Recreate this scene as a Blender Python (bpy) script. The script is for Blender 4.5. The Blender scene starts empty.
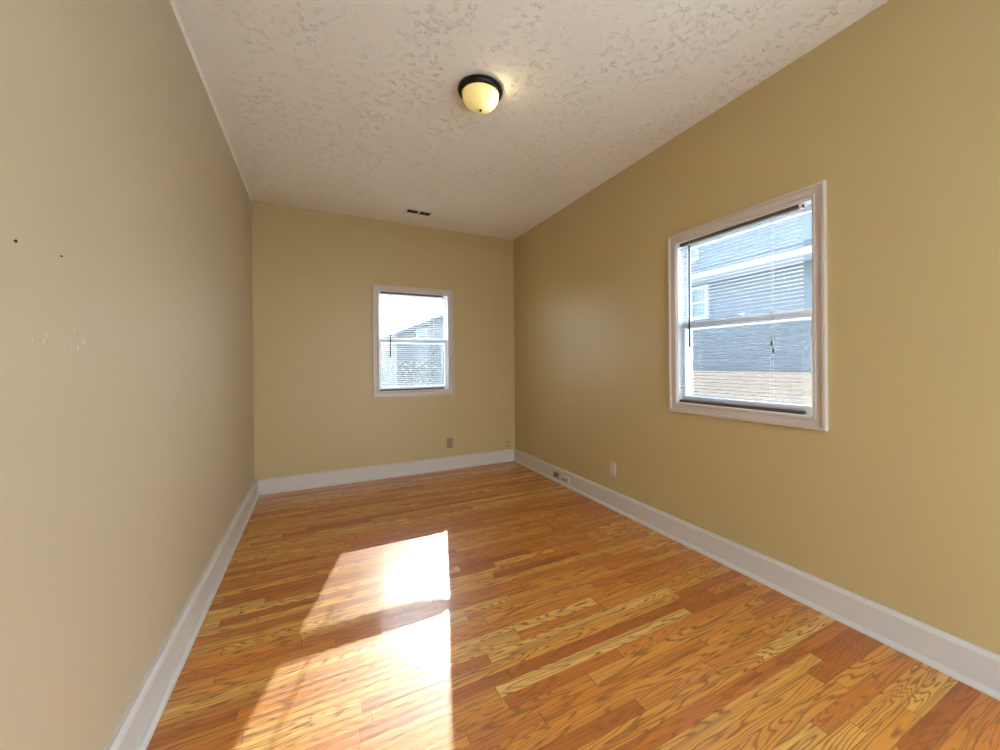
import bpy, bmesh, math, random
from mathutils import Vector, Matrix

# ------------------------------------------------------------------ camera
S = bpy.context.scene
COL = S.collection
CAM_Z = 1.19
YAW, PITCH, ROLL = math.radians(27.920), math.radians(-0.061), math.radians(-0.476)
F_PX, PP_X, PP_Y = 400.6, 530.43, 363.51
fw = Vector((math.sin(YAW)*math.cos(PITCH), math.cos(YAW)*math.cos(PITCH), math.sin(PITCH)))
rt = Vector((math.cos(YAW), -math.sin(YAW), 0)); up = rt.cross(fw)
r2 = rt*math.cos(ROLL) + up*math.sin(ROLL); u2 = -rt*math.sin(ROLL) + up*math.cos(ROLL)
cd = bpy.data.cameras.new('camera'); cam = bpy.data.objects.new('camera', cd); COL.objects.link(cam)
cam.matrix_world = Matrix(((r2.x, u2.x, -fw.x, 0), (r2.y, u2.y, -fw.y, 0), (r2.z, u2.z, -fw.z, CAM_Z), (0, 0, 0, 1)))
cd.sensor_fit = 'HORIZONTAL'; cd.sensor_width = 36; cd.lens = F_PX/1000*36
cd.shift_x = -(PP_X-500)/1000; cd.shift_y = (PP_Y-375)/1000
cd.clip_start = 0.02; cd.clip_end = 300
S.camera = cam

# ------------------------------------------------------------------ light and exposure
S.view_settings.view_transform = 'Standard'; S.view_settings.look = 'None'
S.view_settings.gamma = 1; S.view_settings.use_curve_mapping = False
S.view_settings.exposure = 1.66
S.cycles.max_bounces = 14; S.cycles.diffuse_bounces = 8; S.cycles.glossy_bounces = 6
S.cycles.transparent_max_bounces = 24; S.cycles.transmission_bounces = 8
S.cycles.sample_clamp_indirect = 6

SKY_STRENGTH = 2.8; HAZE = 12.0
W = bpy.data.worlds.new('sky'); S.world = W; W.use_nodes = True
nt = W.node_tree; nt.nodes.clear()
tc = nt.nodes.new('ShaderNodeTexCoord'); sx = nt.nodes.new('ShaderNodeSeparateXYZ')
rp = nt.nodes.new('ShaderNodeValToRGB'); bgn = nt.nodes.new('ShaderNodeBackground'); wo = nt.nodes.new('ShaderNodeOutputWorld')
rp.color_ramp.elements[0].position = 0.0; rp.color_ramp.elements[0].color = (0.88, 0.94, 1.0, 1)
rp.color_ramp.elements[1].position = 0.75; rp.color_ramp.elements[1].color = (0.36, 0.59, 1.0, 1)
e_ = rp.color_ramp.elements.new(0.2); e_.color = (0.72, 0.86, 1.0, 1)
nt.links.new(tc.outputs['Generated'], sx.inputs[0]); nt.links.new(sx.outputs['Z'], rp.inputs[0])
nt.links.new(rp.outputs[0], bgn.inputs[0]); bgn.inputs[1].default_value = SKY_STRENGTH
# bright haze of sky around the sun
SUN_AZ, SUN_EL, SUN_E = math.radians(15.6), math.radians(28.6), 5.8
sd = Vector((math.sin(SUN_AZ)*math.cos(SUN_EL), math.cos(SUN_AZ)*math.cos(SUN_EL), math.sin(SUN_EL)))
dt = nt.nodes.new('ShaderNodeVectorMath'); dt.operation = 'DOT_PRODUCT'; dt.inputs[1].default_value = sd
nt.links.new(tc.outputs['Generated'], dt.inputs[0])
p1 = nt.nodes.new('ShaderNodeMath'); p1.operation = 'MAXIMUM'; p1.inputs[1].default_value = 0; nt.links.new(dt.outputs['Value'], p1.inputs[0])
p2 = nt.nodes.new('ShaderNodeMath'); p2.operation = 'POWER'; p2.inputs[1].default_value = 30; nt.links.new(p1.outputs[0], p2.inputs[0])
p3 = nt.nodes.new('ShaderNodeMath'); p3.operation = 'MULTIPLY'; p3.inputs[1].default_value = HAZE; nt.links.new(p2.outputs[0], p3.inputs[0])
bg2 = nt.nodes.new('ShaderNodeBackground'); bg2.inputs[0].default_value = (.92, .96, 1, 1); nt.links.new(p3.outputs[0], bg2.inputs[1])
ad = nt.nodes.new('ShaderNodeAddShader'); nt.links.new(bgn.outputs[0], ad.inputs[0]); nt.links.new(bg2.outputs[0], ad.inputs[1])
nt.links.new(ad.outputs[0], wo.inputs[0])

sl = bpy.data.lights.new('sun', 'SUN'); sl.energy = SUN_E; sl.angle = math.radians(0.53); sl.color = (1.0, 0.93, 0.81)
so = bpy.data.objects.new('sun', sl); COL.objects.link(so); so.location = (4, 16, 10)
so.rotation_euler = sd.to_track_quat('Z', 'Y').to_euler()

LAMP_POWER = .42

# ------------------------------------------------------------------ room size (metres, camera over the origin)
XL, XR, YB, YF, ZC = -0.527, 2.130, 4.437, -1.35, 2.70
TH = 0.14                                   # wall thickness
GROUND = -0.75

# ------------------------------------------------------------------ node helper
class N:
    def __init__(s, name):
        s.m = bpy.data.materials.new(name); s.m.use_nodes = True
        s.t = s.m.node_tree; s.b = s.t.nodes['Principled BSDF']; s.out = s.t.nodes['Material Output']
    def n(s, kind, **kw):
        o = s.t.nodes.new('ShaderNode'+kind)
        for k, v in kw.items(): setattr(o, k, v)
        return o
    def l(s, a, b): s.t.links.new(a, b)
    def val(s, v, sock):
        if hasattr(v, 'is_linked') or hasattr(v, 'links'): s.l(v, sock)
        else: sock.default_value = v
    def math(s, op, a, b=None, c=None, clamp=False):
        o = s.n('Math', operation=op, use_clamp=clamp)
        for i, v in enumerate((a, b, c)):
            if v is not None: s.val(v, o.inputs[i])
        return o.outputs[0]
    def mix(s, f, a, b):
        o = s.n('Mix', data_type='RGBA'); s.val(f, o.inputs[0])
        for v, i in ((a, 6), (b, 7)):
            if isinstance(v, tuple): o.inputs[i].default_value = (*v, 1)
            else: s.l(v, o.inputs[i])
        return o.outputs[2]
    def xyz(s):
        o = s.n('Separate'+'XYZ'); s.l(s.pos(), o.inputs[0]); return o.outputs
    def pos(s):
        if not hasattr(s, '_p'): s._p = s.n('TexCoord').outputs['Object']
        return s._p
    def vec(s, x, y, z):
        o = s.n('Combine'+'XYZ')
        for i, v in enumerate((x, y, z)): s.val(v, o.inputs[i])
        return o.outputs[0]
    def noise(s, v, scale, detail=3, rough=.5, dist=0):
        o = s.n('TexNoise'); s.l(v, o.inputs['Vector'])
        for k, x in (('Scale', scale), ('Detail', detail), ('Roughness', rough), ('Distortion', dist)): o.inputs[k].default_value = x
        return o.outputs['Fac']
    def ramp(s, f, stops):
        o = s.n('ValToRGB'); s.l(f, o.inputs[0]); el = o.color_ramp.elements
        while len(el) < len(stops): el.new(0.5)
        for e, (p, c) in zip(el, stops): e.position = p; e.color = (*c, 1) if isinstance(c, tuple) else (c, c, c, 1)
        return o.outputs[0]
    def fresnel(s, ior):                     # the same reflectance on both faces of thin glass
        fr = s.n('Fresnel'); g = s.n('NewGeometry')
        s.l(s.math('MULTIPLY_ADD', g.outputs['Backfacing'], 1/ior-ior, ior), fr.inputs[0]); return fr
    def bump(s, h, strength, dist):
        o = s.n('Bump'); o.inputs['Strength'].default_value = strength; o.inputs['Distance'].default_value = dist
        s.l(h, o.inputs['Height']); s.l(o.outputs[0], s.b.inputs['Normal'])
    def base(s, c): s.val((*c, 1) if isinstance(c, tuple) else c, s.b.inputs['Base Color'])
    def set(s, **kw):
        for k, v in kw.items(): s.b.inputs[k.replace('_', ' ')].default_value = v

def plain(name, col, rough=.5, metal=0, var=.06, scale=30, bump=0, bscale=200):
    m = N(name); f = m.noise(m.pos(), scale, 2)
    a = tuple(min(1, c*(1-var)) for c in col); b = tuple(min(1, c*(1+var)) for c in col)
    m.base(m.mix(f, a, b)); m.set(Roughness=rough, Metallic=metal)
    if bump: m.bump(m.noise(m.pos(), bscale, 2), bump, .002)
    return m.m

# ------------------------------------------------------------------ materials
def wall_paint(name, marks=False, pale=0):  # pale: skylight tint put into the paint colour
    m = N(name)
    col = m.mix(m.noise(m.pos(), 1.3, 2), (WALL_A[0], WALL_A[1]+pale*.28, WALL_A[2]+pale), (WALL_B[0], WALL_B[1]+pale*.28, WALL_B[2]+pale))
    h = m.noise(m.pos(), 220, 2)
    big = m.noise(m.pos(), 5, 2)
    hh = m.math('MULTIPLY_ADD', big, 6.0, h)
    if marks:                                # pale dabs and scuffs of old filler
        X = m.xyz()
        v = m.vec(0, m.math('MULTIPLY', X[1], 70.0), m.math('MULTIPLY', X[2], 22.0))
        dab = m.math('GREATER_THAN', m.noise(v, 1.0, 1), .70)
        cy = m.math('LESS_THAN', m.math('ABSOLUTE', m.math('SUBTRACT', X[1], 1.22)), .22)
        cz = m.math('LESS_THAN', m.math('ABSOLUTE', m.math('SUBTRACT', X[2], 1.255)), .05)
        k = m.math('MULTIPLY', m.math('MULTIPLY', cy, cz), dab)
        col = m.mix(m.math('MULTIPLY', k, .55), col, (.86, .80, .66))
        hh = m.math('MULTIPLY_ADD', k, 1.5, hh)
    m.base(col); m.set(Roughness=.50 if marks else .42); m.bump(hh, .22, .0012)
    m.b.inputs['Specular IOR Level'].default_value = 1.0 if marks else .5
    return m.m
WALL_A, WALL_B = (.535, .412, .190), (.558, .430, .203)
M = {}
M['wall'] = wall_paint('wall_paint'); M['wall_left'] = wall_paint('wall_paint_scuffed_skylit', True, .090)  # left wall: window skylight and sheen painted in as a paler, bluer colour

def ceiling_mat():
    m = N('textured_ceiling'); X = m.xyz()
    v = m.vec(m.math('MULTIPLY', X[0], 4.2), m.math('MULTIPLY', X[1], .9), 0)
    mask = m.ramp(m.noise(v, 1.0, 3, .6), [(.40, 0.15), (.62, 1.0)])
    sw = m.noise(m.pos(), 42, 2, .5, .9)
    ridge = m.math('SUBTRACT', 1.0, m.math('MULTIPLY', m.math('ABSOLUTE', m.math('SUBTRACT', sw, .5)), 17.0), clamp=True)
    clump = m.ramp(m.noise(m.pos(), 26, 2), [(.50, 0.0), (.60, 1.0)])
    h = m.math('MULTIPLY', m.math('MULTIPLY', ridge, mask), clump)
    m.base(m.mix(m.math('MULTIPLY', h, .20), m.mix(m.noise(m.pos(), 1.5, 2), (.885, .855, .735), (.905, .875, .755)), (.62, .52, .43)))  # small shadows of the ridges put into the colour as a brown tint
    m.set(Roughness=.8); m.b.inputs['Specular IOR Level'].default_value = .25
    m.bump(m.math('ADD', h, m.math('MULTIPLY', m.noise(m.pos(), 120, 2), .12)), .75, .008)
    return m.m
M['ceiling'] = ceiling_mat()

def floor_mat():
    m = N('oak_strip_floor'); X = m.xyz(); x, y = X[0], X[1]
    PW = .057
    ry = m.math('DIVIDE', y, PW); row = m.math('FLOOR', ry); fy = m.math('FRACT', ry)
    wn = m.n('TexWhiteNoise', noise_dimensions='1D'); m.l(row, wn.inputs['W'])
    rr = wn.outputs['Value']
    ln = m.math('MULTIPLY_ADD', rr, .55, .50)                           # board length of this row
    wn1 = m.n('TexWhiteNoise', noise_dimensions='1D'); m.l(m.math('ADD', row, 71.3), wn1.inputs['W'])
    rx = m.math('DIVIDE', m.math('MULTIPLY_ADD', wn1.outputs['Value'], 5.0, x), ln)
    # uneven board ends: bend the coordinate
    rx = m.math('ADD', rx, m.math('MULTIPLY', m.math('SINE', m.math('MULTIPLY', rx, 2.1)), .28))
    ix = m.math('FLOOR', rx); fx = m.math('FRACT', rx)
    w2 = m.n('TexWhiteNoise', noise_dimensions='3D'); m.l(m.vec(ix, row, 3.7), w2.inputs['Vector'])
    pr = w2.outputs['Value']; pc = w2.outputs['Color']
    sp = m.n('SeparateColor'); m.l(pc, sp.inputs[0]); p2, p3 = sp.outputs[0], sp.outputs[1]
    # board tone
    tone = m.ramp(pr, [(0.0, (.40, .098, .011)), (.12, (.56, .160, .017)), (.40, (.68, .235, .028)), (.72, (.75, .320, .046)), (.92, (.80, .410, .080)), (1.0, (.84, .48, .125))])
    # cathedral grain: contours of a stretched noise, shifted per board
    ox = m.math('MULTIPLY', p2, 37.0); oy = m.math('MULTIPLY', p3, 19.0)
    gx = m.math('MULTIPLY_ADD', x, .95, ox); gy = m.math('MULTIPLY_ADD', y, 9.5, oy)
    g0 = m.noise(m.vec(gx, gy, m.math('MULTIPLY', pr, 11.0)), 1.0, 3, .42, .12)
    freq = m.math('MULTIPLY_ADD', p3, 70.0, 55.0)
    wave = m.math('SINE', m.math('MULTIPLY', g0, m.math('MULTIPLY', freq, 2.0)))
    wav = m.math('POWER', m.math('MULTIPLY_ADD', wave, .5, .5), 4.0)
    fine = m.noise(m.vec(m.math('MULTIPLY_ADD', x, 7.0, ox), m.math('MULTIPLY_ADD', y, 260.0, oy), pr), 1.0, 3, .6)
    streak = m.noise(m.vec(m.math('MULTIPLY_ADD', x, 1.6, oy), m.math('MULTIPLY_ADD', y, 45.0, ox), pr), 1.0, 3, .55)
    gr = m.math('MULTIPLY', wav, m.ramp(fine, [(.30, .60), (.62, 1.0)]))
    gs = m.math('MULTIPLY_ADD', p2, .45, .55)
    c1 = m.mix(m.math('MULTIPLY', gr, gs), tone, (.15, .036, .006))
    dark = m.ramp(streak, [(.50, 0.0), (.72, .60)])
    c2 = m.mix(dark, c1, (.21, .065, .016))
    c3 = m.mix(m.math('MULTIPLY', m.ramp(fine, [(.40, 0.0), (.75, 1.0)]), .25), c2, (.62, .30, .09))
    # seams
    e1 = m.math('MINIMUM', fy, m.math('SUBTRACT', 1.0, fy))
    s1 = m.ramp(e1, [(.006, 1.0), (.022, 0.0)])
    e2 = m.math('MULTIPLY', m.math('MINIMUM', fx, m.math('SUBTRACT', 1.0, fx)), ln)
    s2 = m.ramp(e2, [(.0006, 1.0), (.0018, 0.0)])
    seam = m.math('MAXIMUM', s1, s2)
    c4 = m.mix(m.math('MULTIPLY', seam, .62), c3, (.10, .032, .010))
    m.base(c4)
    m.set(Roughness=.46); m.b.inputs['Specular IOR Level'].default_value = .5
    m.b.inputs['Coat Weight'].default_value = .55; m.b.inputs['Coat Roughness'].default_value = .15
    bowl = m.math('MULTIPLY', m.noise(m.vec(m.math('MULTIPLY', x, 2.0), m.math('MULTIPLY', y, 16.0), 0), 1.0, 1), 1.0)
    cup = m.math('MULTIPLY', m.math('MULTIPLY', fy, m.math('SUBTRACT', 1.0, fy)), .8)
    h = m.math('ADD', m.math('SUBTRACT', m.math('ADD', bowl, cup), m.math('MULTIPLY', seam, .5)), m.math('MULTIPLY', fine, .10))
    m.bump(h, .35, .0012)
    return m.m
M['floor'] = floor_mat()

def glass_mat(name, tint=(.97, .985, .98)):
    m = N(name); m.t.nodes.remove(m.b)
    tr = m.n('BsdfTransparent'); tr.inputs[0].default_value = (*tint, 1)
    gl = m.n('BsdfGlossy'); gl.inputs['Roughness'].default_value = .01
    fr = m.fresnel(1.45)
    mx = m.n('MixShader'); m.l(fr.outputs[0], mx.inputs[0]); m.l(tr.outputs[0], mx.inputs[1]); m.l(gl.outputs[0], mx.inputs[2])
    m.l(mx.outputs[0], m.out.inputs[0]); return m.m
M['glass'] = glass_mat('window_glass')

def screen_mat():
    m = N('insect_screen_mesh'); m.t.nodes.remove(m.b)
    tr = m.n('BsdfTransparent'); df = m.n('BsdfDiffuse'); df.inputs[0].default_value = (.30, .32, .34, 1)
    mx = m.n('MixShader'); mx.inputs[0].default_value = .22
    m.l(tr.outputs[0], mx.inputs[1]); m.l(df.outputs[0], mx.inputs[2]); m.l(mx.outputs[0], m.out.inputs[0]); return m.m
M['screen'] = screen_mat()

def globe_mat():
    m = N('frosted_cream_glass'); m.t.nodes.remove(m.b)
    sw = m.noise(m.pos(), 9, 2)
    tl = m.n('BsdfTranslucent'); m.l(m.mix(sw, (.94, .82, .46), (.96, .87, .54)), tl.inputs[0])
    df = m.n('BsdfDiffuse'); df.inputs[0].default_value = (.62, .55, .30, 1)
    gl = m.n('BsdfGlossy'); gl.inputs['Roughness'].default_value = .12
    fr = m.fresnel(1.45)
    m1 = m.n('MixShader'); m1.inputs[0].default_value = .45
    m.l(tl.outputs[0], m1.inputs[1]); m.l(df.outputs[0], m1.inputs[2])
    m2 = m.n('MixShader'); m.l(fr.outputs[0], m2.inputs[0]); m.l(m1.outputs[0], m2.inputs[1]); m.l(gl.outputs[0], m2.inputs[2])
    m.l(m2.outputs[0], m.out.inputs[0]); return m.m
M['globe'] = globe_mat()

def slat_mat():
    m = N('white_vinyl_slat'); m.t.nodes.remove(m.b)
    c = m.mix(m.noise(m.pos(), 20, 2), (.70, .72, .74), (.75, .76, .77))
    df = m.n('BsdfDiffuse'); m.l(c, df.inputs[0])
    tl = m.n('BsdfTranslucent'); m.l(c, tl.inputs[0])
    mx = m.n('MixShader'); mx.inputs[0].default_value = .30
    m.l(df.outputs[0], mx.inputs[1]); m.l(tl.outputs[0], mx.inputs[2]); m.l(mx.outputs[0], m.out.inputs[0]); return m.m
M['slat'] = slat_mat()

M['trim'] = plain('white_trim_paint', (.64, .60, .54), .30, 0, .03, 12, .12, 90)
M['casing'] = plain('casing_paint', (.60, .525, .45), .32, 0, .03, 12, .12, 90)
M['vinyl'] = plain('white_vinyl', (.86, .89, .92), .35, 0, .02)
M['rail'] = plain('taupe_rail', (.115, .075, .050), .35, 0, .08)
M['cord'] = plain('blind_cord', (.72, .72, .70), .7)
M['wand'] = plain('smoky_wand', (.07, .07, .075), .2)
M['tassel'] = plain('dark_tassel', (.08, .075, .07), .5)
M['bronze'] = plain('dark_bronze', (.012, .010, .009), .35, .6, .2)
M['plate'] = plain('ivory_plate', (.74, .66, .52), .35)
M['plate_white'] = plain('white_plate', (.62, .56, .46), .35)
M['plate_tan'] = plain('tan_plate', (.33, .235, .14), .45)
M['plate_painted'] = plain('painted_plate', (.52, .42, .20), .45)
M['slot'] = plain('dark_slot', (.025, .02, .018), .6)
M['black'] = plain('black_plastic', (.02, .02, .02), .4)
M['steel'] = plain('steel', (.55, .54, .52), .3, .9)
M['duct'] = plain('dark_duct', (.004, .004, .003), .8)
M['siding'] = None
M['bark'] = plain('bark', (.16, .13, .11), .9, 0, .3, 12)
M['roof'] = plain('shingle_roof', (.085, .10, .12), .9, 0, .2, 25)
M['white_paint'] = plain('exterior_white_paint', (.30, .32, .34), .5)
M['dark_glass'] = plain('house_window_glass', (.10, .15, .19), .08)
M['wire'] = plain('wire_black', (.03, .03, .03), .6)

def siding(name, col, pitch=.16, vertical=False):
    m = N(name); X = m.xyz()
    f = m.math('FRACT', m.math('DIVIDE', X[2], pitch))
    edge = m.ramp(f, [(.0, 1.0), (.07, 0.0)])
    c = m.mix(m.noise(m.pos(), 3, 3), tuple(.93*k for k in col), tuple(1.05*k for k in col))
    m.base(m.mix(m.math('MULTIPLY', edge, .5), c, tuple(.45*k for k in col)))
    m.set(Roughness=.7); m.bump(f, .6, .02); return m.m
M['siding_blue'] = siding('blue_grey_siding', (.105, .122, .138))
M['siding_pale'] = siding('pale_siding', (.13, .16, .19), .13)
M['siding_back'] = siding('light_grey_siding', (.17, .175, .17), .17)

def masonry():
    m = N('cream_masonry'); b = m.n('TexBrick')
    X = m.xyz(); m.l(m.vec(X[1], X[2], 0), b.inputs['Vector'])
    b.inputs['Color1'].default_value = (.34, .24, .155, 1); b.inputs['Color2'].default_value = (.315, .22, .14, 1)
    b.inputs['Mortar'].default_value = (.28, .21, .14, 1); b.inputs['Scale'].default_value = 2.5
    b.inputs['Mortar Size'].default_value = .012
    m.base(b.outputs['Color']); m.set(Roughness=.85); return m.m
M['masonry'] = masonry()
M['bounce_patio'] = plain('bounce_concrete', (.86, .85, .82), .9, 0, .05, 4)
def lawn():
    m = N('winter_lawn')
    m.base(m.mix(m.noise(m.pos(), 6, 5, .6), (.16, .18, .11), (.26, .25, .18))); m.set(Roughness=.95)
    m.bump(m.noise(m.pos(), 60, 3), .6, .03); return m.m
M['lawn'] = lawn()
M['leaf'] = plain('evergreen_leaf', (.18, .21, .17), .7, 0, .3, 8)

# ------------------------------------------------------------------ mesh helpers
class MB:
    def __init__(s): s.v = []; s.f = []; s.sm = []
    def add(s, vs, fs, smooth=False):
        o = len(s.v); s.v += [tuple(v) for v in vs]; s.f += [tuple(i+o for i in f) for f in fs]; s.sm += [smooth]*len(fs); return s
    def box(s, x0, x1, y0, y1, z0, z1):
        v = [(x, y, z) for x in (x0, x1) for y in (y0, y1) for z in (z0, z1)]
        return s.add(v, [(0, 1, 3, 2), (4, 6, 7, 5), (0, 4, 5, 1), (2, 3, 7, 6), (0, 2, 6, 4), (1, 5, 7, 3)])
    def sweep(s, sec, p0, p1, ax_a, ax_b, caps=True):
        """closed section (a,b) swept straight from p0 to p1"""
        p0, p1, A, B = Vector(p0), Vector(p1), Vector(ax_a), Vector(ax_b); n = len(sec)
        v = [p+A*a+B*b for p in (p0, p1) for a, b in sec]
        f = [(i, (i+1) % n, n+(i+1) % n, n+i) for i in range(n)]
        if caps: f += [tuple(range(n))[::-1], tuple(range(n, 2*n))]
        return s.add(v, f)
    def frame(s, x0, x1, z0, z1, sec):
        """mitred rectangular frame in the xz plane; section = (out from the rectangle, y)"""
        n = len(sec); v = []
        for cx, cz, dx, dz in ((x0, z0, -1, -1), (x1, z0, 1, -1), (x1, z1, 1, 1), (x0, z1, -1, 1)):
            v += [(cx+dx*o, y, cz+dz*o) for o, y in sec]
        f = [(k*n+i, k*n+(i+1) % n, ((k+1) % 4)*n+(i+1) % n, ((k+1) % 4)*n+i) for k in range(4) for i in range(n)]
        return s.add(v, f)
    def tube(s, pts, rad, seg=10, cap=True):
        pts = [Vector(p) for p in pts]; n = len(pts); base = []
        rr = rad if isinstance(rad, (list, tuple)) else [rad]*n
        for i, p in enumerate(pts):
            t = (pts[min(i+1, n-1)]-pts[max(i-1, 0)]).normalized()
            a = t.orthogonal().normalized() if i == 0 else (prev - t*prev.dot(t)).normalized()
            prev = a; b = t.cross(a)
            base += [p+(a*math.cos(q)+b*math.sin(q))*rr[i] for q in (2*math.pi*k/seg for k in range(seg))]
        f = [(i*seg+k, i*seg+(k+1) % seg, (i+1)*seg+(k+1) % seg, (i+1)*seg+k) for i in range(n-1) for k in range(seg)]
        if cap: f += [tuple(range(seg))[::-1], tuple(range((n-1)*seg, n*seg))]
        return s.add(base, f, True)
    def lathe(s, prof, seg=48, c=(0, 0, 0)):
        v = [(c[0]+r*math.cos(q), c[1]+r*math.sin(q), c[2]+z) for r, z in prof for q in (2*math.pi*k/seg for k in range(seg))]
        f = [(i*seg+k, i*seg+(k+1) % seg, (i+1)*seg+(k+1) % seg, (i+1)*seg+k) for i in range(len(prof)-1) for k in range(seg)]
        return s.add(v, f, True)
    def build(s, name, mat, parent=None, bevel=0, auto=True):
        me = bpy.data.meshes.new(name); me.from_pydata(s.v, [], s.f); me.update()
        bm = bmesh.new(); bm.from_mesh(me)
        bmesh.ops.recalc_face_normals(bm, faces=bm.faces); bm.to_mesh(me); bm.free()
        me.polygons.foreach_set('use_smooth', s.sm); me.materials.append(mat)
        o = bpy.data.objects.new(name, me); COL.objects.link(o)
        if parent: o.parent = parent
        if bevel:
            b = o.modifiers.new('bevel', 'BEVEL'); b.width = bevel; b.segments = 2; b.limit_method = 'ANGLE'
        return o
def tag(o, label, cat, group=None, kind=None):
    o['label'] = label; o['category'] = cat
    if group: o['group'] = group
    if kind: o['kind'] = kind
    return o
def empty(name, loc=(0, 0, 0), rz=0):
    o = bpy.data.objects.new(name, None); COL.objects.link(o); o.location = loc; o.rotation_euler = (0, 0, rz); o.empty_display_size = .1; return o
def copy_tree(o, parent=None):
    c = o.copy(); COL.objects.link(c); c.parent = parent
    for ch in [k for k in bpy.data.objects if k.parent == o]: copy_tree(ch, c)
    return c

# ------------------------------------------------------------------ room shell
HB = (.555, 1.306, .895, 1.965)              # back window opening: x0, x1, z0, z1
DY0, DY1, DZ = -1.22, .16, 2.12             # glazed door behind the camera, added in the right wall for daylight fill
HR = (1.070, 1.915, .912, 1.985)             # right window opening: y0, y1, z0, z1

tag(MB().box(XL-TH, XR+TH, YF-TH, YB+TH, -.06, 0).build('floor', M['floor']), 'glossy golden oak strip floor with boards running across the room', 'floor', kind='structure')
tag(MB().box(XL-TH, XR+TH, YF-TH, YB+TH, ZC, ZC+.12).build('ceiling', M['ceiling']), 'off-white ceiling with rough stippled plaster texture', 'ceiling', kind='structure')
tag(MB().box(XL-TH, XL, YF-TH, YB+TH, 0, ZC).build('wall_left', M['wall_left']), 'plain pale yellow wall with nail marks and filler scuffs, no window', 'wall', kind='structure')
m = MB(); x0, x1, z0, z1 = HB
m.box(XL, x0, YB, YB+TH, 0, ZC).box(x1, XR, YB, YB+TH, 0, ZC).box(x0, x1, YB, YB+TH, 0, z0).box(x0, x1, YB, YB+TH, z1, ZC)
tag(m.build('wall_back', M['wall']), 'pale yellow end wall holding the smaller window', 'wall', kind='structure')
m = MB(); y0, y1, z0, z1 = HR
m.box(XR, XR+TH, YF-TH, DY0, 0, ZC).box(XR, XR+TH, DY0, DY1, DZ, ZC).box(XR, XR+TH, DY1, y0, 0, ZC).box(XR, XR+TH, y1, YB+TH, 0, ZC).box(XR, XR+TH, y0, y1, 0, z0).box(XR, XR+TH, y0, y1, z1, ZC)
tag(m.build('wall_right', M['wall']), 'pale yellow long wall holding the larger window', 'wall', kind='structure')
OX0, OX1, OZ = .30, 1.75, 2.15  # opening out of view, added so daylight fills the room from behind
m = MB().box(XL, OX0, YF-TH, YF, 0, ZC).box(OX1, XR, YF-TH, YF, 0, ZC).box(OX0, OX1, YF-TH, YF, OZ, ZC)
tag(m.build('wall_front', M['wall']), 'pale yellow wall with an unseen wide opening added for daylight', 'wall', kind='structure')

# ceiling paint bead along the left wall, where the two paints meet
tag(MB().sweep([(0, 0), (.011, 0), (.007, -.004), (.003, -.009), (0, -.013)], (XL, YF, ZC), (XL, YB, ZC), (1, 0, 0), (0, 0, 1)).build('trim_1', M['ceiling']),
    'thin off-white bead along the top of the plain wall', 'trim', kind='structure')

# baseboards: flat board with an eased cap, quarter-round shoe in front
BT, BH = .019, .140
def board_sections(BT, q):
    sec = [(0, 0), (BT, 0), (BT, BH-.016), (BT-.003, BH-.010), (BT-.008, BH-.004), (BT-.012, BH), (0, BH)]
    shoe = [(BT, 0)] + [(BT+q*math.cos(a), .019*math.sin(a)) for a in (k*math.pi/12 for k in range(7))] + [(BT, .019)]
    return sec, shoe[:-1]
def baseboard(name, p0, p1, nrm, label, bt=BT, q=.0155):
    sec, shoe = board_sections(bt, q)
    b = MB().sweep(sec, p0, p1, nrm, (0, 0, 1)).build(name, M['trim'])
    tag(b, label, 'baseboard', kind='structure')
    MB().sweep(shoe, p0, p1, nrm, (0, 0, 1)).build('shoe_molding', M['trim'], b)
baseboard('baseboard_left', (XL, YF, 0), (XL, YB, 0), (1, 0, 0), 'white baseboard along the plain windowless wall', .026, .020)
baseboard('baseboard_back', (XL, YB, 0), (XR, YB, 0), (0, -1, 0), 'white baseboard along the short end wall')
baseboard('baseboard_right', (XR, DY1+.06, 0), (XR, YB, 0), (-1, 0, 0), 'white baseboard along the wall with the larger window', .023, .019)

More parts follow.
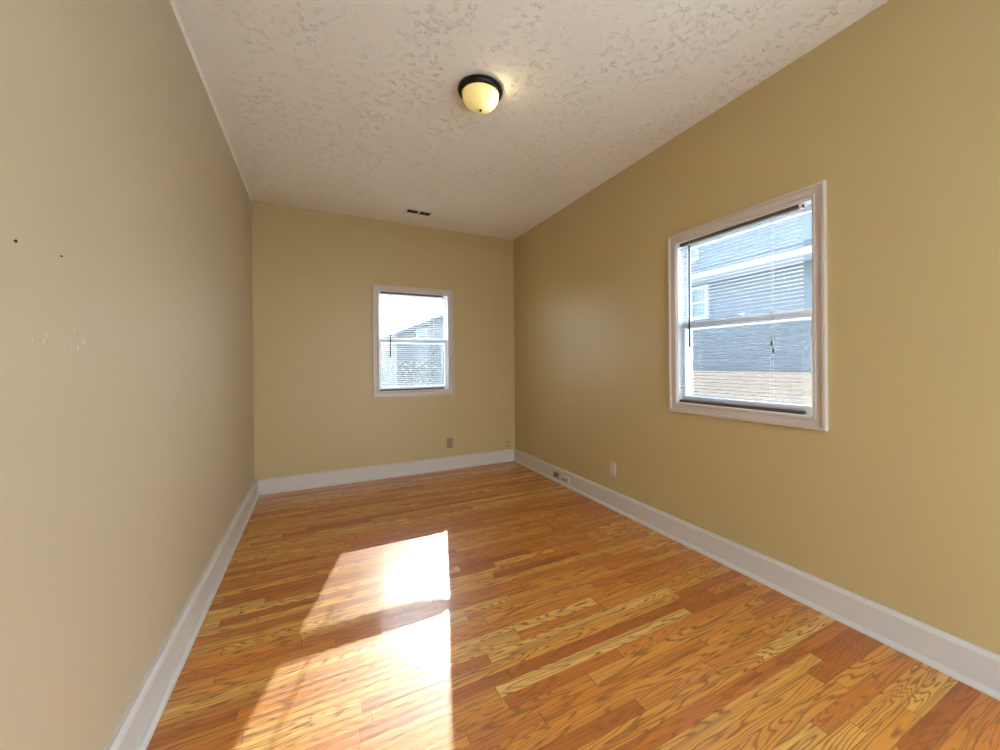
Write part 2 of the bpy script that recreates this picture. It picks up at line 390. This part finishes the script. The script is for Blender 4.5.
# ------------------------------------------------------------------ windows (local: x along the wall, y outward, z up from the opening's bottom)
def sash(name, parent, x0, x1, z0, z1, y0, y1, stile, bot, top):
    m = MB(); m.box(x0, x0+stile, y0, y1, z0, z1).box(x1-stile, x1, y0, y1, z0, z1)
    m.box(x0+stile, x1-stile, y0, y1, z0, z0+bot).box(x0+stile, x1-stile, y0, y1, z1-top, z1)
    o = m.build(name, M['vinyl'], parent, .002)
    ym = (y0+y1)/2
    MB().box(x0+stile-.004, x1-stile+.004, ym-.002, ym+.002, z0+bot-.004, z1-top+.004).build('glass_pane', M['glass'], o)
    return o
def window(name, loc, rz, Wd, Ht, meet, label):
    w = empty(name, loc, rz); tag(w, label, 'window', kind='structure')
    h = Wd/2
    c = [(-.004, 0), (-.004, -.013), (.004, -.017), (.012, -.013), (.038, -.014), (.041, -.024), (.053, -.024), (.055, -.020), (.055, 0)]
    MB().frame(-h, h, 0, Ht, c).build('casing', M['casing'], w)
    MB().frame(-h, h, 0, Ht, [(0, -.001), (0, .115), (-.010, .115), (-.010, -.001)]).build('jamb', M['vinyl'], w)
    j = .010
    MB().frame(-h+j, h-j, j, Ht-j, [(0, .058), (0, .064), (-.008, .064), (-.008, .058)]).build('parting_stop', M['vinyl'], w)
    sash('upper_sash', w, -h+j, h-j, meet-.024, Ht-j, .064, .086, .024, .044, .030)
    lo = sash('lower_sash', w, -h+j, h-j, j, meet+.020, .034, .057, .026, .042, .044)
    k = MB().lathe([(0, .016), (.010, .016), (.012, .010), (.012, 0), (0, 0)], 20, (0, .046, meet+.020))
    k.box(-.024, .024, .037, .055, meet+.018, meet+.024).box(-.003, .026, .042, .050, meet+.034, meet+.040)
    k.build('sash_lock', M['vinyl'], lo)
    sc = MB().frame(-h+j+.02, h-j-.004, j+.004, meet-.02, [(0, .094), (0, .102), (-.012, .102), (-.012, .094)]).build('insect_screen', M['vinyl'], w)
    MB().box(-h+j+.014, h-j-.014, .0975, .0985, j+.014, meet-.03).build('screen_mesh', M['screen'], sc)
    return w
wbx = (HB[0]+HB[1])/2; wry = (HR[0]+HR[1])/2
window('window_1', (wbx, YB, HB[2]), 0, HB[1]-HB[0], HB[3]-HB[2], 1.446-HB[2], 'smaller white double-hung window in the short end wall')
window('window_2', (XR, wry, HR[2]), -math.pi/2, HR[1]-HR[0], HR[3]-HR[2], 1.432-HR[2], 'larger white double-hung window in the long side wall')

# glazed sliding door, out of view, added to let in fill daylight
d = empty('added_door_1', (XR, (DY0+DY1)/2, 0), -math.pi/2); tag(d, 'unseen white glazed sliding door added in the side wall to let in daylight', 'door', kind='structure')
h = (DY1-DY0)/2
MB().frame(-h, h, -.12, DZ, [(-.004, 0), (-.004, -.014), (.050, -.020), (.055, -.018), (.055, 0)]).build('casing', M['casing'], d)
MB().frame(-h, h, .0, DZ, [(0, 0), (0, .12), (-.03, .12), (-.03, 0)]).build('jamb', M['vinyl'], d)
for xa, xb, ya in ((-h+.03, .03, .075), (-.03, h-.03, .030)):
    f = MB().frame(xa+.06, xb-.06, .13, DZ-.09, [(0, ya), (0, ya+.035), (.06, ya+.035), (.06, ya)]).build('sliding_panel', M['vinyl'], d)
    MB().box(xa+.055, xb-.055, ya+.015, ya+.020, .125, DZ-.085).build('glass_pane', M['glass'], f)
MB().tube([(-.0, .028, .95), (-.0, .0, .97), (-.0, .0, 1.18), (-.0, .028, 1.20)], .008, 8).build('handle', M['steel'], d)

# ------------------------------------------------------------------ mini blinds
def blind(loc, rz, x0, x1, Ht, zb, wand_x, cord_xs, tilt, label, group):
    """x0..x1 blind width, Ht opening height, zb bottom of the bottom rail (local)"""
    b = empty('window_blind', loc, rz); tag(b, label, 'blind', group)
    YC = .0155; top = Ht-.004
    # headrail: open U channel with rolled lips
    s = [(-.0125, 0), (.0125, 0), (.0125, .025), (.0105, .025), (.0105, .002), (-.0105, .002), (-.0105, .025), (-.0125, .025)]
    MB().sweep([(a+YC, z+top-.0252) for a, z in s], (x0, 0, 0), (x1, 0, 0), (0, 1, 0), (0, 0, 1)).build('headrail', M['rail'], b)
    zt = top-.030; pitch = .0208; n = int((zt-(zb+.022))/pitch)
    m = MB(); hw = .0125; K = 6; th = .0005
    rnd = random.Random(4)
    for i in range(n):
        zc = zb+.028+(i+.3)*pitch; prof = []
        t = tilt+rnd.uniform(-.02, .02)
        for sgn in (1, -1):
            for q in (range(K+1) if sgn == 1 else range(K, -1, -1)):
                a = -hw+2*hw*q/K; cr = .0019*(1-(a/hw)**2)+sgn*th/2
                # inner edge (towards the room) drops by the tilt
                prof.append((YC+a*math.cos(t)-cr*math.sin(t), zc+a*math.sin(t)+cr*math.cos(t)))
        sag = rnd.uniform(-.0008, .0008)
        m.sweep(prof, (x0+.003, 0, sag), (x1-.003, 0, -sag), (0, 1, 0), (0, 0, 1))
    m.build('slats', M['slat'], b)
    MB().sweep([(YC-.012, zb), (YC+.012, zb), (YC+.0128, zb+.009), (YC+.009, zb+.017), (YC-.009, zb+.017), (YC-.0128, zb+.009)], (x0, 0, 0), (x1, 0, 0), (0, 1, 0), (0, 0, 1)).build('bottom_rail', M['rail'], b)
    for lx in (x0+.16, x1-.16):
        m = MB()
        for yy in (YC-.0128, YC+.0128): m.tube([(lx, yy, zb+.010), (lx, yy, top-.024)], .0006, 5)
        m.build('ladder_cord', M['cord'], b)
    wz = Ht-.70
    w = MB().tube([(wand_x, YC-.020, top-.040), (wand_x+.001, YC-.024, (top+wz)/2), (wand_x-.002, YC-.022, wz)], .0055, 6)
    w.build('tilt_wand', M['wand'], b)
    MB().tube([(wand_x, YC-.010, top-.018), (wand_x, YC-.020, top-.020), (wand_x, YC-.020, top-.040)], .0018, 6).build('wand_hook', M['steel'], b)
    for cx, cz in cord_xs:
        c = MB().tube([(cx, YC-.0135, top-.024), (cx, YC-.020, top-.10), (cx-.006, YC-.020, cz)], .0009, 5).build('lift_cord', M['cord'], b)
        MB().lathe([(0, .030), (.0025, .030), (.0040, .022), (.0058, .004), (.0055, 0), (0, 0)], 14, (cx-.006, YC-.020, cz-.030)).build('tassel', M['tassel'], c)
    for bx in (x0-.002, x1-.012):
        MB().box(bx, bx+.014, YC-.0150, YC+.0145, top-.0285, top-.0262).box(bx, bx+.014, YC-.0150, YC-.0130, top-.0285, top-.002).build('mounting_bracket', M['vinyl'], b)
    for q in (x1-.085, x1-.070): MB().lathe([(0, .004), (.003, .003), (.003, 0), (0, 0)], 10, (q, YC, top-.0305)).build('cord_guide', M['tassel'], b)
    return b
TILT = math.radians(0.5)
blind((wbx, YB, HB[2]), 0, .570-wbx, 1.252-wbx, HB[3]-HB[2], .012, .678-wbx, [(1.138-wbx, 1.325-HB[2])], TILT, 'white mini blind hanging in the smaller window of the end wall', 'mini blinds')
blind((XR, wry, HR[2]), -math.pi/2, wry-1.902, wry-1.128, HR[3]-HR[2], .010, wry-1.806, [(wry-1.272, 1.300-HR[2]), (wry-1.262, 1.262-HR[2])], TILT, 'wide white mini blind hanging in the larger window of the side wall', 'mini blinds')

# ------------------------------------------------------------------ ceiling light
def ceiling_light(x, y):
    t = empty('ceiling_light', (x, y, ZC)); tag(t, 'round flush-mount ceiling light with dark bronze rim and cream glass bowl', 'light')
    MB().lathe([(0, 0), (.110, 0), (.120, -.006), (.123, -.016), (.119, -.028), (.110, -.036), (.106, -.038), (.101, -.036), (.101, -.020), (0, -.020)], 64).build('canopy_ring', M['bronze'], t)
    R0, D = .100, .078
    pr = [(R0, -.024), (R0, -.038)]
    for k in range(1, 15):
        a = k/14*math.pi/2; pr.append((R0*math.cos(a)**.80 if k < 14 else .0045, -.038-D*math.sin(a)))
    MB().lathe(pr, 64).build('glass_bowl', M['globe'], t)
    z = -.038-D
    MB().lathe([(0, .006), (.006, .006), (.007, 0), (.0055, -.004), (.004, -.007), (.0045, -.010), (0, -.013)], 20, (0, 0, z)).build('finial', M['bronze'], t)
    b = MB().lathe([(0, -.055), (.012, -.052), (.018, -.042), (.019, -.032), (.012, -.014), (.011, 0), (0, 0)], 24, (.045, -.025, -.030)).build('bulb', M['globe'], t)
    l = bpy.data.lights.new('bulb_light', 'POINT'); l.energy = LAMP_POWER; l.color = (1.0, .86, .58); l.shadow_soft_size = .02
    lo = bpy.data.objects.new('bulb_light', l); COL.objects.link(lo); lo.parent = t; lo.location = (.062, -.054, -.076)
    return t
ceiling_light(.800, 2.070)

# ------------------------------------------------------------------ ceiling vent
def ceiling_vent(x, y, rz):
    t = empty('ceiling_vent', (x, y, ZC), rz); tag(t, 'small white ceiling register with two dark louvred openings', 'vent')
    w, d = .126, .056
    m = MB()
    prof = [(0, 0), (0, -.004), (.004, -.007), (.024, -.003), (.025, 0)]
    # raised rim around both openings, plus the centre bar
    n = len(prof); v = []
    for cx, cy, dx, dy in ((-w+.014, -d+.012, -1, -1), (w-.014, -d+.012, 1, -1), (w-.014, d-.014, 1, 1), (-w+.014, d-.014, -1, 1)):
        v += [(cx+dx*o, cy+dy*o, z) for o, z in prof]
    m.add(v, [(k*n+i, k*n+(i+1) % n, ((k+1) % 4)*n+(i+1) % n, ((k+1) % 4)*n+i) for k in range(4) for i in range(n)])
    m.box(-.007, .007, -d+.012, d-.014, -.006, 0)
    m.build('register_frame', M['ceiling_metal'], t)
    for sx_, tl in ((-1, .5), (1, -.5)):
        xa, xb = (-w+.014, -.007) if sx_ < 0 else (.007, w-.014)
        MB().box(xa, xb, -d+.012, d-.014, -.0015, -.0002).build('duct_opening', M['duct'], t)
        m = MB()
        for k in range(7):
            xx = xa+(k+.5)*(xb-xa)/7
            m.sweep([(-.004*math.cos(tl), -.003-.004*math.sin(tl)), (.004*math.cos(tl), -.003+.004*math.sin(tl)), (.004*math.cos(tl), -.0024+.004*math.sin(tl)), (-.004*math.cos(tl), -.0024-.004*math.sin(tl))],
                    (xx, -d+.012, 0), (xx, d-.014, 0), (1, 0, 0), (0, 0, 1))
        m.build('louvre', M['louvre'], t)
    return t
M['ceiling_metal'] = plain('register_paint', (.80, .76, .69), .4)
M['louvre'] = plain('louvre_dark', (.018, .015, .013), .5)
ceiling_vent(.896, 4.040, math.radians(2))

# ------------------------------------------------------------------ outlets
def outlet(loc, rz, mat, label, slotmat, group='wall outlets'):
    t = empty('wall_outlet', loc, rz); tag(t, label, 'outlet', group)
    MB().box(-.035, .035, -.0065, 0, -.057, .057).build('cover_plate', mat, t, .003)
    for z in (.020, -.020):
        m = MB(); pr = []
        for k in range(24):
            a = 2*math.pi*k/24; pr.append((max(-.0165, min(.0165, .0178*math.cos(a))), max(-.0135, min(.0135, .0178*math.sin(a)))))
        r = m.sweep([(a, b) for a, b in pr], (0, -.0090, z), (0, -.0060, z), (1, 0, 0), (0, 0, 1)).build('receptacle', mat, t)
        q = MB().box(-.0075, -.0052, -.0093, -.0089, z-.001, z+.008).box(.0052, .0075, -.0093, -.0089, z, z+.007)
        q.sweep([(.0026*math.cos(k*math.pi/6), z-.0075+.0026*math.sin(k*math.pi/6)) for k in range(12)], (0, -.0093, 0), (0, -.0089, 0), (1, 0, 0), (0, 0, 1))
        q.build('slot', slotmat, r)
    MB().sweep([(.003*math.cos(k*math.pi/6), .003*math.sin(k*math.pi/6)) for k in range(12)], (0, -.0078, 0), (0, -.006, 0), (1, 0, 0), (0, 0, 1)).build('screw', M['steel'], t)
    return t
outlet((XR, 2.585, .318), -math.pi/2, M['plate_white'], 'white duplex outlet on the wall beside the larger window', M['slot'])
outlet((1.309, YB, .293), 0, M['plate_tan'], 'brownish duplex outlet on the end wall below the smaller window', M['slot'])
# painted-over blank jack plate near the corner
t = empty('jack_plate', (2.034, YB, .214)); tag(t, 'small jack plate painted over in wall yellow beside the far corner', 'wall plate')
MB().box(-.035, .035, -.006, 0, -.057, .057).build('cover_plate', M['plate_painted'], t, .003)
for z in (.022, -.022): MB().box(-.014, .014, -.0085, -.005, z-.010, z+.010).build('port', M['plate_tan'], t, .001)
# two low boxes on the right baseboard
BX = XR-.023
t = empty('cable_jack', (BX, 3.425, .072), -math.pi/2); tag(t, 'grey cable jack with black plugs on the baseboard, nearer the corner', 'cable jack')
MB().box(-.040, .040, -.020, .001, -.028, .028).build('jack_box', M['plate_tan'], t, .003)
for dx, dz, L in ((-.004, -.008, .014), (.026, .014, .016)):
    MB().tube([(dx, -.019, dz), (dx, -.020-L*.5, dz), (dx, -.020-L, dz-.004)], [.0085, .008, .005], 14).build('plug', M['black'], t)
t = empty('surface_outlet', (BX, 3.262, .062), -math.pi/2); tag(t, 'ivory surface outlet mounted sideways on the baseboard', 'outlet')
MB().box(-.060, .060, -.014, .001, -.033, .033).build('cover_plate', M['plate'], t, .003)
for dx in (-.026, .026):
    r = MB().box(dx-.016, dx+.016, -.017, -.013, -.017, .017).build('receptacle', M['plate_tan'], t, .002)
    MB().box(dx-.008, dx+.006, -.0174, -.0168, -.008, -.0055).box(dx-.008, dx+.006, -.0174, -.0168, .0055, .008).build('slot', M['slot'], r)

# two nails left in the plain wall
def nail(y, z, r, label):
    o = MB().lathe([(0, .0), (r*.45, .0), (r*.45, .003), (r, .003), (r, .0040), (r*.7, .005), (0, .0052)], 14).build('nail', M['slot'])
    o.location = (XL-.001, y, z); o.rotation_euler = (0, math.pi/2, 0); tag(o, label, 'nail', 'nails in the plain wall')
nail(1.172, 1.439, .0034, 'larger dark nail head in the plain wall, nearer the camera')
nail(1.332, 1.4475, .0022, 'tiny dark nail head in the plain wall, nearer the end wall')

# ------------------------------------------------------------------ outside
g = MB().add([(-30, -30, GROUND), (60, -30, GROUND), (60, 70, GROUND), (-30, 70, GROUND)], [(0, 1, 2, 3)]).build('ground', M['lawn'])
tag(g, 'pale winter lawn outside the windows', 'lawn', kind='structure')
# crawlspace wall below our own floor, so the room stands on something
m = MB().box(XL-TH, XR+TH, YB, YB+TH, GROUND, -.06).box(XR, XR+TH, YF-TH, YB, GROUND, -.06).box(XL-TH, XL, YF-TH, YB, GROUND, -.06)
tag(m.build('foundation', M['masonry']), 'cream masonry foundation under the room', 'foundation', kind='structure')

def house_window(parent, name, o, ax, w, h, d=.05):
    """white-framed pane; o = centre, ax 'x' faces -x, 'y' faces -y"""
    x, y, z = o; f = MB(); p = MB(); t = .07
    for (a0, a1, b0, b1) in ((-w/2-t, w/2+t, h/2, h/2+t), (-w/2-t, w/2+t, -h/2-t, -h/2), (-w/2-t, -w/2, -h/2, h/2), (w/2, w/2+t, -h/2, h/2), (-w/2, w/2, -.02, .02)):
        if ax == 'x': f.box(x-d, x, y+a0, y+a1, z+b0, z+b1)
        else: f.box(x+a0, x+a1, y-d, y, z+b0, z+b1)
    if ax == 'x': p.box(x-.02, x-.005, y-w/2, y+w/2, z-h/2, z+h/2)
    else: p.box(x-w/2, x+w/2, y-.02, y-.005, z-h/2, z+h/2)
    fo = f.build(name, M['white_paint'], parent); p.build('pane', M['dark_glass'], fo)

# neighbour across the side yard
H = empty('side_house', (0, 0, 0)); tag(H, 'blue-grey sided house with cream foundation seen through the larger window', 'house')
MB().box(5.92, 11.05, 2.25, 10.55, GROUND, 1.03).build('foundation', M['masonry'], H)
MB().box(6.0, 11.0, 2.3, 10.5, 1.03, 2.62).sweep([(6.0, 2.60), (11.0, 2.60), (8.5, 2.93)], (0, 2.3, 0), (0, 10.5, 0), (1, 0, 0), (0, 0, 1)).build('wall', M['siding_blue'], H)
MB().box(5.62, 6.02, 2.1, 10.7, 2.58, 2.70).build('fascia', M['white_paint'], H)
MB().sweep([(5.60, 2.68), (8.5, 2.94), (11.4, 2.68), (11.4, 2.76), (8.5, 3.04), (5.60, 2.76)], (0, 2.1, 0), (0, 10.7, 0), (1, 0, 0), (0, 0, 1)).build('roof', M['roof'], H)
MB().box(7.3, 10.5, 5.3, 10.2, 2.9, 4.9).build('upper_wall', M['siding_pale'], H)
MB().sweep([(5.1, 4.9), (10.4, 4.9), (7.75, 6.0)], (7.1, 0, 0), (10.7, 0, 0), (0, 1, 0), (0, 0, 1)).build('upper_roof', M['roof'], H)
house_window(H, 'window_frame', (6.0, 4.865, 2.23), 'x', .26, .46)
house_window(H, 'window_frame', (7.3, 6.25, 3.75), 'x', .5, .6)
house_window(H, 'window_frame', (7.3, 7.9, 3.75), 'x', .7, .8)

# neighbour behind
H = empty('rear_house', (0, 0, 0)); tag(H, 'light grey gabled house seen through the smaller window', 'house')
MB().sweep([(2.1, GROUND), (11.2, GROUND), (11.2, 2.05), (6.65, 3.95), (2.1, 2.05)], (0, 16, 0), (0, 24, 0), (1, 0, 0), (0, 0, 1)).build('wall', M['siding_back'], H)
m = MB()
for xa, xb in ((1.75, 6.65), (11.55, 6.65)):
    m.sweep([(xa, 1.90), (xb, 3.95), (xb, 4.09), (xa, 2.04)], (0, 15.7, 0), (0, 24.3, 0), (1, 0, 0), (0, 0, 1))
m.build('roof', M['roof'], H)
house_window(H, 'window_frame', (3.62, 16, 2.32), 'y', .30, .46)
house_window(H, 'window_frame', (4.9, 16, 1.2), 'y', .9, 1.2)
# low shed
H = empty('garden_shed', (0, 0, 0)); tag(H, 'low shed with a white gable roof seen in the lower corner of the smaller window', 'shed')
MB().box(1.1, 2.35, 13.7, 15.1, GROUND, 1.62).build('wall', M['siding_back'], H)
MB().sweep([(1.0, 1.62), (2.45, 1.62), (1.72, 1.95)], (0, 13.5, 0), (0, 15.3, 0), (1, 0, 0), (0, 0, 1)).build('roof', M['white_paint'], H)
MB().box(1.4, 2.0, 13.66, 13.7, GROUND, 1.2).build('door', M['siding_pale'], H)

# bare trees beyond the side house and the yard
def bare_tree(loc, h, seed, label, spread=.55):
    rnd = random.Random(seed); m = MB()
    def grow(p, d, L, r, lev):
        pts = [p]; q = p.copy(); dd = d.copy()
        for k in range(4):
            dd = (dd+Vector((rnd.uniform(-.12, .12), rnd.uniform(-.12, .12), rnd.uniform(-.02, .10)))).normalized(); q = q+dd*L/4; pts.append(q.copy())
        m.tube(pts, [r, r*.92, r*.84, r*.76, r*.66], 8 if lev < 2 else 5)
        if lev >= 4: return
        for k in range(3 if lev else 4):
            a = rnd.uniform(0, 2*math.pi); side = Vector((math.cos(a), math.sin(a), rnd.uniform(.2, .7)))
            grow(pts[rnd.choice((2, 3, 4))].copy(), (dd+side*spread*1.6).normalized(), L*rnd.uniform(.62, .8), r*.55, lev+1)
        grow(q.copy(), dd, L*.75, r*.64, lev+1)
    grow(Vector((0, 0, 0)), Vector((0, 0, 1)), h*.36, h*.022, 0)
    o = m.build('bare_tree', M['bark']); o.location = loc; tag(o, label, 'tree', 'bare trees outside')
bare_tree((15.0, 8.8, GROUND), 9.0, 3, 'bare tree rising behind the blue-grey side house')
# hedge of the rear yard
rnd = random.Random(2); m = MB()
for k in range(3200):
    x, y, z = rnd.uniform(.7, 5.2), rnd.uniform(11.6, 12.3), GROUND+rnd.random()**.8*2.0
    a, b = rnd.uniform(0, 6.28), rnd.uniform(-.7, .7); s_ = rnd.uniform(.05, .10)
    u_ = Vector((math.cos(a), math.sin(a), b)).normalized(); w_ = u_.cross(Vector((0, .3, 1))).normalized()
    c = Vector((x, y, z)); m.add([c-u_*s_, c+w_*s_*.5, c+u_*s_, c-w_*s_*.5], [(0, 1, 2, 3)])
o = m.build('hedge', M['leaf']); tag(o, 'loose grey-green hedge in the rear yard', 'hedge')
# service wires
t = empty('utility_pole', (-6, 15.95, GROUND)); tag(t, 'wooden utility pole with a thin dark wire crossing the sky to the grey rear house', 'pole')
MB().tube([(0, 0, 0), (0, 0, 3), (0, 0, 5.6)], [.13, .12, .10], 14).build('pole', M['bark'], t)
MB().box(-.9, .9, -.05, .05, 4.75, 4.87).build('crossarm', M['bark'], t)
p0, p1 = Vector((0, 0, 4.81)), Vector((10.40, -.30, 3.705))
MB().tube([p0.lerp(p1, k/16)-Vector((0, 0, .40*(k/16)*(1-k/16))) for k in range(17)], .024, 6).build('service_wire', M['wire'], t)
tag(MB().box(-3.5, 5.6, -8.0, YF-TH, GROUND, -.10).box(XR+TH, 5.6, YF-TH, 1.0, GROUND, -.10).box(XR+TH+.05, 5.85, 1.0, 14.0, GROUND, GROUND+.06).build('bounce_patio', M['bounce_patio']), 'unseen pale concrete slab added beside the house to bounce daylight indoors', 'bounce_patio', kind='structure')  # unseen slab, added to bounce daylight up to the ceiling
